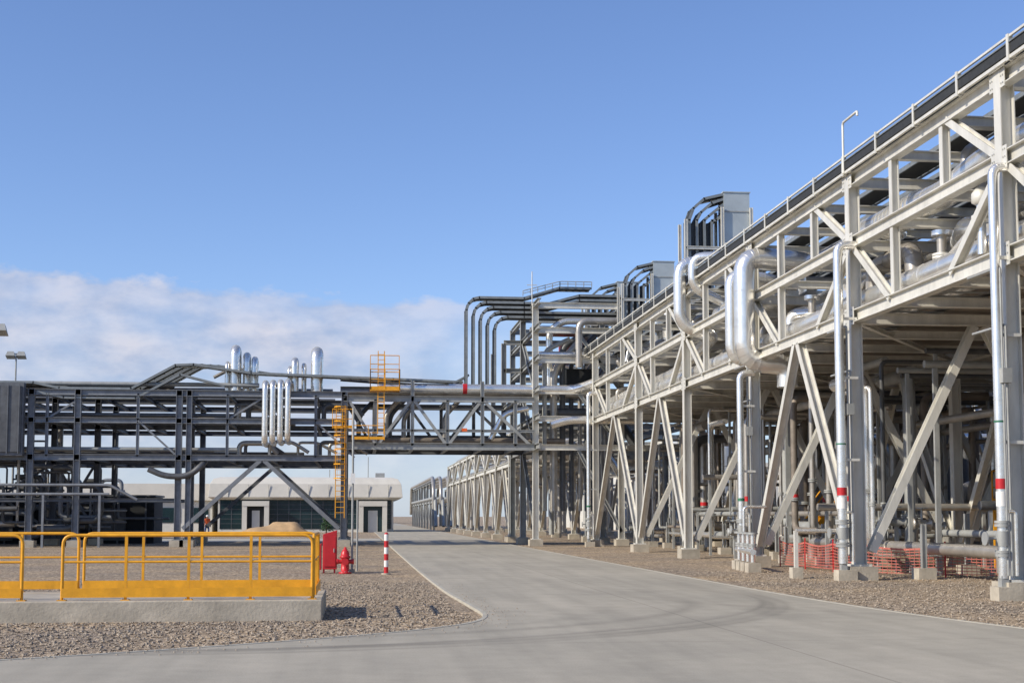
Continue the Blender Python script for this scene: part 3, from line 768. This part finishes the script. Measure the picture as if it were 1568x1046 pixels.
for k in range(6): m.cube(-33+3.4*k, -31.3+3.4*k, 87.8, 87.9, .2, 2.2, DPIPE)
m.build("equipment_shelter")
m = MB()
for k in range(9):
    x = -44+3*k; m.cube(x, x+1.8, 106, 108, -.1, R(1.5, 3.6), DPIPE); m.cyl((x+2.3, 106, 0), (x+2.3, 106, R(2, 4.5)), .35, STEELF)
    m.pipe([(x+.9, 106, 3), (x+.9, 106, 4.4), (x+2.4, 106, 4.4), (x+2.4, 106, 3)], .14, STEELF, 10)
m.build("pump_skid")

# ------------------------------------------------------------------ far racks
m = MB()
fy = [92, 101, 110, 119, 128, 137, 146, 155]
for x in (10.3, 16, 22):
    for y in fy: col(m, x, y, 7.2)
    for z in (5.2, 7.1): m.ib((x, 90, z), (x, 156, z), .32, .24)
    for a, b in zip(fy, fy[1:]):
        mid = (a+b)/2
        m.ib((x, mid, 5.1), (x, a+.3, .7), .24, .2, up=(1, 0, 0)); m.ib((x, mid, 5.1), (x, b-.3, .7), .24, .2, up=(1, 0, 0))
        m.ib((x, a, 5.3), (x, mid, 7.0), .2, .18, up=(1, 0, 0)); m.ib((x, b, 5.3), (x, mid, 7.0), .2, .18, up=(1, 0, 0))
for y in fy:
    for z in (5.2, 7.1): m.ib((10.3, y, z), (22, y, z), .28, .22)
for k in range(8):
    m.pipe([(11+1.3*k, 88, 5.6), (11+1.3*k, 156, 5.6)], R(.15, .35), random.choice([SILVERM, BROWN]), 12)
    m.pipe([(11+1.3*k, 88, 7.5), (11+1.3*k, 150, 7.5)], R(.12, .3), SILVERM, 12)
for n in range(50):
    x = R(11.5, 26); y = R(92, 150); z = R(4, 6); r = R(.08, .2); m.pipe([(x, y, .4), (x, y, z), (x+R(-2, 2), y+2, z)], r, random.choice([SILVERM, SILVERM, BROWN, STEELM]), 10)
m.build("pipe_rack")
m = MB()
for x in (9.5, 15):
    for y in range(170, 236, 8): m.ib((x, y, 0), (x, y, 6), .3, .26, STEELM)
    for z in (3.5, 6): m.ib((x, 168, z), (x, 236, z), .3, .22, STEELM)
    for y in range(170, 228, 8): m.ib((x, y, .4), (x, y+8, 3.4), .2, .18, STEELM, up=(1, 0, 0))
for k in range(6):
    m.pipe([(9.2+.9*k, 236, 2), (9.2+.9*k, 234, 6.4), (9.2+.9*k, 168, 6.4), (9.2+.9*k, 166, 5), (9.2+.9*k, 166, .5)], .22, SILVERM, 12, 1.5)
    m.pipe([(9.4+.9*k, 236, 3.9), (9.4+.9*k, 166, 3.9), (9.4+.9*k, 164, .5)], .2, STEELM, 12, 1.0)
m.build("pipe_rack")

# ------------------------------------------------------------------ buildings
ob = empty("office_building")
m = MB(); Y = 148
m.cube(-14.6, 3.9, Y, Y+16, 0, 3.5, WALL)
m.build("walls", ob)
m = MB()
segs = [(3.45, .55), (3.7, .95), (5.1, .8), (5.65, .45), (5.85, -.2)]
vs = []
for z, o in segs: vs += [(-14.6-o, Y-o, z), (3.9+o, Y-o, z), (3.9+o, Y+16+o, z), (-14.6-o, Y+16+o, z)]
fs = [(i*4+k, i*4+(k+1) % 4, (i+1)*4+(k+1) % 4, (i+1)*4+k) for i in range(len(segs)-1) for k in range(4)]+[(16, 17, 18, 19), (3, 2, 1, 0)]
m.add(vs, fs, ROOFW)
for k in range(9): m.cube(-13.5+2.1*k, -13.46+2.1*k, Y-.99, Y-.9, 3.72, 5.05, STEELM)
m.build("roof", ob, .04)
m = MB()
m.cube(-14.4, 3.7, Y-.06, Y-.01, .35, 3.4, GLASS)
for k in range(16): m.cube(-14.4+1.2*k, -14.36+1.2*k, Y-.1, Y-.065, .35, 3.4, STEELD)
for k in range(5): m.cube(-14.4, 3.7, Y-.11, Y-.105, .9+.5*k, .93+.5*k, STEELD)
m.build("windows", ob)
for (a, b) in ((-12, -9.2), (.2, 3.2)):
    m = MB(); m.cube(a, a+.5, Y-1.2, Y-.12, 0, 3.2, ROOFW); m.cube(b-.5, b, Y-1.2, Y-.12, 0, 3.2, ROOFW); m.cube(a-.003, b+.003, Y-1.25, Y-.12, 2.75, 3.3, ROOFW)
    m.cube(a+.5, b-.5, Y-.6, Y-.5, 0, 2.75, DARKG if a < -5 else GLASS); m.cube(a+1.0, b-1.0, Y-.66, Y-.61, 0, 2.3, WALL)
    m.build("entrance", ob)
m = MB(); m.cyl((1.2, Y+4, 5.8), (1.2, Y+4, 8.2), .05, STEELM); m.cyl((-3, Y+4, 5.8), (-3, Y+4, 6.8), .05, STEELM); m.cube(2, 3, Y+3, Y+5, 5.8, 6.4, STEELM); m.build("roof_fittings", ob)
m = MB(); m.cube(-40, -15.6, 152, 170, 0, 3.4, WALL); m.cube(-40.5, -15.3, 151.5, 170.5, 3.4, 5.2, ROOFW)
for k in range(8): m.cube(-39+3*k, -37+3*k, 151.93, 151.98, 1, 2.6, GLASS)
m.build("low_building")
m = MB(); m.cube(32, 85, 161, 215, 0, 7.6, WALL)
vs = [(31.5, 160.5, 7.6), (85, 160.5, 7.6), (85, 215.5, 7.6), (31.5, 215.5, 7.6), (31.5, 160.5, 8.1), (85, 160.5, 8.1), (85, 215.5, 8.1), (31.5, 215.5, 8.1), (31.5, 188, 9.0), (85, 188, 9.0)]
m.add(vs, [(0, 1, 5, 4), (1, 2, 6, 9, 5), (2, 3, 7, 6), (3, 0, 4, 8, 7), (4, 5, 9, 8), (8, 9, 6, 7), (3, 2, 1, 0)], ROOFW)
for k in range(12): m.cube(31.93, 31.98, 163+4.2*k, 163.12+4.2*k, 0, 7.6, STEELM)
for k in range(12): m.cube(33+4.2*k, 33.12+4.2*k, 160.93, 160.98, 0, 7.6, STEELM)
m.cube(31.9, 31.99, 176, 181, 0, 4.5, STEELM)
m.build("warehouse")
m = MB()
for (a, b, c, h) in ((-1, 3, 330, 4), (4, 6, 320, 6), (7, 9, 350, 5), (-30, -10, 380, 5), (-90, -60, 400, 7), (-4, -2, 300, 3)):
    m.cube(a, b, c, c+8, 0, h, WALL); m.cube(a-.2, b+.2, c-.2, c+8.2, h, h+.3, STEELM); m.cube(a+.5, (a+b)/2, c-.06, c-.01, .5, h*.7, GLASS)
m.build("distant_building")
m = MB()
for (x, y, r, h) in ((26, 110, 2.0, 7), (31, 118, 2.0, 7.5), (40, 100, 3, 8), (48, 90, 3, 9)):
    m.rev((x, y, 0), (0, 0, 1), [(r, 0), (r, h), (r*.6, h+.6), (0, h+.8)], WALL, 28)
    for k in range(1, 5): m.cyl((x, y, k*h/5), (x, y, k*h/5+.06), r*1.01, STEELM, 28)
m.build("storage_silo")

# ------------------------------------------------------------------ foreground plinth + railing
m = MB(); m.cube(-14, -.55, 22.8, 25.9, -.1, .34, CONC); m.build("concrete_plinth", bevel=.02)
rl = empty("safety_railing")
def yrail(a, b, y, name, right_curve=True, left_curve=True):
    m = MB(); z0 = .34; zt = z0+1.05
    pts = []
    if left_curve: pts += [(a, y, z0), (a, y, zt)]
    else: pts += [(a, y, zt)]
    if right_curve: pts += [(b, y, zt), (b, y, z0)]
    else: pts += [(b, y, zt)]
    m.pipe(pts, .026, YEL, 12, .16); m.pipe([(a, y, z0+.62), (b, y, z0+.62)], .02, YEL, 10)
    n = max(1, round((b-a)/1.0))
    for i in range(n+1):
        x = a+(b-a)*i/n
        if 0 < i < n: m.bar((x, y, z0), (x, y, zt), .045, .045, YEL)
        m.cube(x-.07, x+.07, y-.06, y+.06, z0, z0+.015, YEL)
        for dx in (-.045, .045): m.cyl((x+dx, y-.035, z0+.015), (x+dx, y-.035, z0+.035), .01, STEELM, 6)
    m.cube(a, b, y-.05, y-.043, z0+.05, z0+.2, YEL)
    m.build(name, rl)
yrail(-14, -5.35, 22.98, "front_left_section", True, False); yrail(-4.72, -.72, 22.98, "front_section")
yrail(-14, -5.0, 25.7, "rear_left_section", True, False); yrail(-4.9, -.72, 25.7, "rear_section")
m = MB()
m.pipe([(-.7, 23.0, .34), (-.7, 23.0, 1.39), (-.7, 25.7, 1.39), (-.7, 25.7, .34)], .026, YEL, 12, .14); m.pipe([(-.7, 23, .96), (-.7, 25.7, .96)], .02, YEL, 10)
m.bar((-.7, 24.3, .34), (-.7, 24.3, 1.39), .045, .045, YEL); m.cube(-.66, -.653, 23, 25.7, .4, .55, YEL); m.build("side_section", rl)

# ------------------------------------------------------------------ street furniture
m = MB()
x, y = -.33, 41.2
m.rev((x, y, 0), (0, 0, 1), [(0, 0), (.19, 0), (.19, .05), (.12, .07), (.115, .45), (.16, .47), (.16, .52), (.13, .53), (.12, .62), (.075, .71), (.04, .73), (.04, .78), (0, .79)], RED, 20)
for d, r in (((1, 0, 0), .065), ((-1, 0, 0), .065), ((0, -1, 0), .085)):
    a = Vector((x, y, .36)); D = Vector(d); m.cyl(a+D*.08, a+D*.2, r, RED, 14); m.cyl(a+D*.2, a+D*.26, r*1.25, RED, 8)
for k in range(8):
    t = k*math.pi/4; m.cyl((x+.15*math.cos(t), y+.15*math.sin(t), .05), (x+.15*math.cos(t), y+.15*math.sin(t), .08), .015, STEELM, 6)
m.build("fire_hydrant")
m = MB()
for (xa, xb, z0, z1) in ((-1.0, -.58, .12, 1.28), (-1.2, -1.04, .1, .9)):
    m.add([(xa, 41.5, z0), (xb, 41.5, z0), (xb, 41.95, z0), (xa, 41.95, z0), (xa, 41.5, z1-.12), (xb, 41.5, z1), (xb, 41.95, z1), (xa, 41.95, z1-.12)],
          [(3, 2, 1, 0), (4, 5, 6, 7), (0, 1, 5, 4), (1, 2, 6, 5), (2, 3, 7, 6), (3, 0, 4, 7)], RED)
m.cube(-.97, -.61, 41.475, 41.497, .2, 1.1, RED); m.cube(-.68, -.65, 41.45, 41.474, .62, .74, STEELM)
for a in (-.97, -.65): m.bar((a, 41.6, 0), (a, 41.6, .12), .05, .05, RED); m.bar((a, 41.85, 0), (a, 41.85, .12), .05, .05, RED)
m.build("fire_hose_cabinet", bevel=.012)
m = MB()
m.cyl((.87, 40.6, 0), (.87, 40.6, .04), .14, CONC)
for k in range(6): m.cyl((.87, 40.6, .03+k*.19), (.87, 40.6, .03+(k+1)*.19), .065, (RED, WHITE)[k % 2], 16)
m.rev((.87, 40.6, 1.17), (0, 0, 1), [(.065, 0), (.055, .03), (.03, .05), (0, .055)], RED, 16)
m.build("road_bollard")
m = MB(); m.cyl((-.13, 42.2, 0), (-.13, 42.2, 5.0), .035, STEELM, 10); m.cyl((.02, 43, 0), (.02, 43, 2.2), .03, STEELM, 10); m.cube(-.2, -.06, 42.14, 42.16, 2.7, 3.0, WHITE); m.cyl((-.13, 42.2, 0), (-.13, 42.2, .1), .09, CONC); m.build("sign_post")

def lamp(x, y, h, arm):
    m = MB(); m.cyl((x, y, 0), (x, y, h), .1, STEELM, 12, .05); m.bar((x-arm, y, h), (x+arm, y, h), .06, .06, STEELM); m.cube(x-.2, x+.2, y-.2, y+.2, -.1, .2, CONC)
    for s_ in (-1, 1):
        c = x+s_*arm
        m.add([(c-.3, y-.25, h-.15), (c+.3, y-.25, h-.15), (c+.3, y+.2, h-.35), (c-.3, y+.2, h-.35), (c-.2, y-.1, h+.15), (c+.2, y-.1, h+.15), (c+.2, y+.15, h+.05), (c-.2, y+.15, h+.05)],
              [(3, 2, 1, 0), (4, 5, 6, 7), (0, 1, 5, 4), (1, 2, 6, 5), (2, 3, 7, 6), (3, 0, 4, 7)], STEELM)
    m.build("street_lamp")
lamp(-22.9, 95, 12.6, .35); lamp(-15.7, 60, 9.7, .55)

m = MB(); n = 26; vs = []
for i in range(n):
    for j in range(n):
        a = (i/(n-1)-.5)*2; b = (j/(n-1)-.5)*2; r_ = math.hypot(a*(1+.2*math.sin(3*b)), b)
        h = max(0, (1-r_))*1.5*(1+.25*math.sin(5*a+2*b))+(.35*max(0, 1-3*abs(a-.45)-abs(b)))+R(0, .06)*(r_ < 1)
        vs.append((-7+a*3.4, 124+b*3, min(h, 1.15+R(0, .08))-.02))
m.add(vs, [(i*n+j, (i+1)*n+j, (i+1)*n+j+1, i*n+j+1) for i in range(n-1) for j in range(n-1)], SAND, True); m.build("sand_pile")

m = MB(); tx, ty = -3.0, 138
m.cyl((tx, ty, 0), (tx, ty, 1.9), .07, BARK, 8, .02)
for k in range(9):
    z = .4+.17*k; a = k*2.4; m.cyl((tx, ty, z), (tx+.5*(1-k/10)*math.cos(a), ty+.5*(1-k/10)*math.sin(a), z+.15), .02, BARK, 5, .005)
for k in range(900):
    z = R(.25, 2.2); rr = (2.25-z)*.38*math.sqrt(R(0.1, 1))*(1+.25*math.sin(z*9)); t = R(0, 6.28); c = Vector((tx+rr*math.cos(t), ty+rr*math.sin(t), z)); a = Vector((R(-1, 1), R(-1, 1), R(-1, 1)))*.09; b = Vector((R(-1, 1), R(-1, 1), R(-1, 1)))*.06
    m.add([c-a, c+b, c+a, c-b], [(0, 1, 2, 3)], LEAF)
m.build("conifer_tree")

def worker(px, py, rot=0.5):
    root = empty("person"); root.location = (px, py, .03); root.rotation_euler = (0, 0, rot)
    def skin(name, V, E, rad, mat, rootv=0):
        me = bpy.data.meshes.new(name); me.from_pydata(V, E, []); ob_ = bpy.data.objects.new(name, me); scene.collection.objects.link(ob_); ob_.parent = root
        me.materials.append(mat)
        md = ob_.modifiers.new("skin", 'SKIN')
        if not me.skin_vertices:
            bpy.context.view_layer.objects.active = ob_; bpy.ops.mesh.customdata_skin_add()
        for i, r_ in enumerate(rad): me.skin_vertices[0].data[i].radius = (r_, r_*.85)
        me.skin_vertices[0].data[rootv].use_root = True
        md.use_smooth_shade = True
        s2 = ob_.modifiers.new("sub", 'SUBSURF'); s2.levels = 1; s2.render_levels = 2
    skin("legs", [(0, 0, .95), (.1, 0, .88), (.12, -.06, .5), (.12, .02, .1), (-.1, 0, .88), (-.13, .08, .5), (-.14, .16, .1), (.12, -.12, .05), (-.14, .04, .05)],
         [(0, 1), (1, 2), (2, 3), (0, 4), (4, 5), (5, 6), (3, 7), (6, 8)], [.14, .11, .075, .055, .11, .075, .055, .045, .045], BLUE)
    skin("torso", [(0, 0, .92), (0, 0, 1.15), (0, -.01, 1.38), (.2, 0, 1.42), (.27, .04, 1.15), (.25, -.08, .93), (-.2, 0, 1.42), (-.27, -.02, 1.15), (-.25, -.12, .95), (0, 0, 1.48)],
         [(0, 1), (1, 2), (2, 3), (3, 4), (4, 5), (2, 6), (6, 7), (7, 8), (2, 9)], [.15, .16, .17, .075, .055, .042, .075, .055, .042, .07], ORANGE)
    m = MB()
    m.rev((0, -.01, 1.48), (0, 0, 1), [(.05, 0), (.055, .05), (.075, .08), (.085, .14), (.08, .2), (.05, .26), (0, .27)], SKIN, 16)
    m.cyl((0, -.09, 1.6), (0, -.115, 1.59), .013, SKIN, 8)
    for s_ in (-1, 1): m.cyl((s_*.08, -.01, 1.6), (s_*.095, -.01, 1.6), .022, SKIN, 8)
    for hx, hy, hz in ((.25, -.1, .9), (-.25, -.14, .92)):
        m.rev((hx, hy, hz+.02), (0, 0, -1), [(.02, 0), (.035, .03), (.035, .08), (.02, .1)], SKIN, 10)
        for k in range(4): m.cyl((hx-.024+.016*k, hy, hz-.07), (hx-.024+.016*k, hy-.02, hz-.14+.01*abs(k-1.5)), .008, SKIN, 6)
        m.cyl((hx+.03, hy-.01, hz-.02), (hx+.045, hy-.03, hz-.07), .009, SKIN, 6)
    m.build("head_and_hands", root)
    m = MB(); m.rev((0, -.01, 1.64), (0, 0, 1), [(.13, 0), (.13, .01), (.105, .015), (.1, .08), (.065, .13), (0, .145)], WHITE, 16); m.build("helmet", root)
worker(-12.3, 116)

# ------------------------------------------------------------------ camera, light, sky
cam = bpy.data.cameras.new("camera"); co = bpy.data.objects.new("camera", cam); scene.collection.objects.link(co)
co.location = (0, 0, 1.7); co.rotation_euler = (math.radians(90+4.5), 0, math.radians(-6.44))
cam.lens = 48.2; cam.sensor_width = 36; cam.clip_end = 8000; cam.clip_start = .1; cam.shift_y = .065
scene.camera = co
tosun = Vector((-2.3, -.85, 1.5)).normalized()
sl = bpy.data.lights.new("sun", 'SUN'); sl.energy = 5.0; sl.angle = math.radians(.5); sl.color = (1, .915, .77)
so = bpy.data.objects.new("sun", sl); scene.collection.objects.link(so)
so.rotation_euler = (-tosun).to_track_quat('-Z', 'Y').to_euler(); so.location = (-30, -10, 30)
w = bpy.data.worlds.new("World"); scene.world = w; w.use_nodes = True
nt = w.node_tree; N = nt.nodes.new; L = nt.links.new
bg = nt.nodes["Background"]; S = .105; bg.inputs["Strength"].default_value = S
sky = N("ShaderNodeTexSky"); sky.sky_type = 'NISHITA'; sky.sun_disc = False
sky.sun_elevation = math.asin(tosun.z); sky.sun_rotation = math.radians(249.7); sky.air_density = 1.0; sky.dust_density = .3; sky.ozone_density = 2.5
tint = N("ShaderNodeVectorMath"); tint.operation = 'MULTIPLY'; L(sky.outputs[0], tint.inputs[0]); tint.inputs[1].default_value = (1.22, 1.3, 1.62)
def wm(op, a, b=None, c=None, clamp=False):
    q = N("ShaderNodeMath"); q.operation = op; q.use_clamp = clamp
    for i, v in enumerate((a, b, c)):
        if v is None: continue
        if isinstance(v, (int, float)): q.inputs[i].default_value = v
        else: L(v, q.inputs[i])
    return q.outputs[0]
tc = N("ShaderNodeTexCoord"); sp = N("ShaderNodeSeparateXYZ"); L(tc.outputs["Generated"], sp.inputs[0])
mp = N("ShaderNodeMapping"); mp.inputs["Scale"].default_value = (1, 1, 2.0); L(tc.outputs["Generated"], mp.inputs[0])
n1 = N("ShaderNodeTexNoise"); n1.inputs["Scale"].default_value = 26; n1.inputs["Detail"].default_value = 9; n1.inputs["Roughness"].default_value = .56; L(mp.outputs[0], n1.inputs["Vector"])
n2 = N("ShaderNodeTexNoise"); n2.inputs["Scale"].default_value = 14; n2.inputs["Detail"].default_value = 6; L(mp.outputs[0], n2.inputs["Vector"])
top = wm('ADD', wm('MULTIPLY_ADD', sp.outputs["X"], -.055, .158), wm('MULTIPLY_ADD', n1.outputs["Fac"], .036, -.018))
m1 = wm('DIVIDE', wm('SUBTRACT', top, sp.outputs["Z"]), .007, clamp=True)
m2 = wm('DIVIDE', wm('SUBTRACT', .14, sp.outputs["X"]), .12, clamp=True)
m3 = wm('DIVIDE', wm('SUBTRACT', sp.outputs["Z"], .0), .07, clamp=True)
m4 = wm('MULTIPLY_ADD', n2.outputs["Fac"], 1.2, .2, clamp=True)
m5 = wm('GREATER_THAN', sp.outputs["Y"], 0)
mask = wm('MULTIPLY', wm('MULTIPLY', wm('MULTIPLY', m1, m2), wm('MULTIPLY', m3, m4)), m5)
mask = wm('MULTIPLY', mask, .88)
rp = N("ShaderNodeValToRGB")
rp.color_ramp.elements[0].position = .36; rp.color_ramp.elements[0].color = (.42, .49, .67, 1)
rp.color_ramp.elements[1].position = .64; rp.color_ramp.elements[1].color = (.72, .71, .79, 1)
L(n1.outputs["Fac"], rp.inputs["Fac"])
sc = N("ShaderNodeVectorMath"); sc.operation = 'SCALE'; L(rp.outputs["Color"], sc.inputs[0]); sc.inputs["Scale"].default_value = 1/S
# haze low on the horizon: pale blue
hz = wm('SUBTRACT', 1.0, wm('DIVIDE', wm('ABSOLUTE', sp.outputs["Z"]), .16), clamp=True)
hzv = N("ShaderNodeRGB"); hzv.outputs[0].default_value = (.50/S, .62/S, .80/S, 1)
mh = N("ShaderNodeMix"); mh.data_type = 'RGBA'; L(wm('MULTIPLY', hz, .6), mh.inputs[0]); L(tint.outputs[0], mh.inputs[6]); L(hzv.outputs[0], mh.inputs[7])
mx = N("ShaderNodeMix"); mx.data_type = 'RGBA'; L(mask, mx.inputs[0]); L(mh.outputs[2], mx.inputs[6]); L(sc.outputs[0], mx.inputs[7])
L(mx.outputs[2], bg.inputs["Color"])
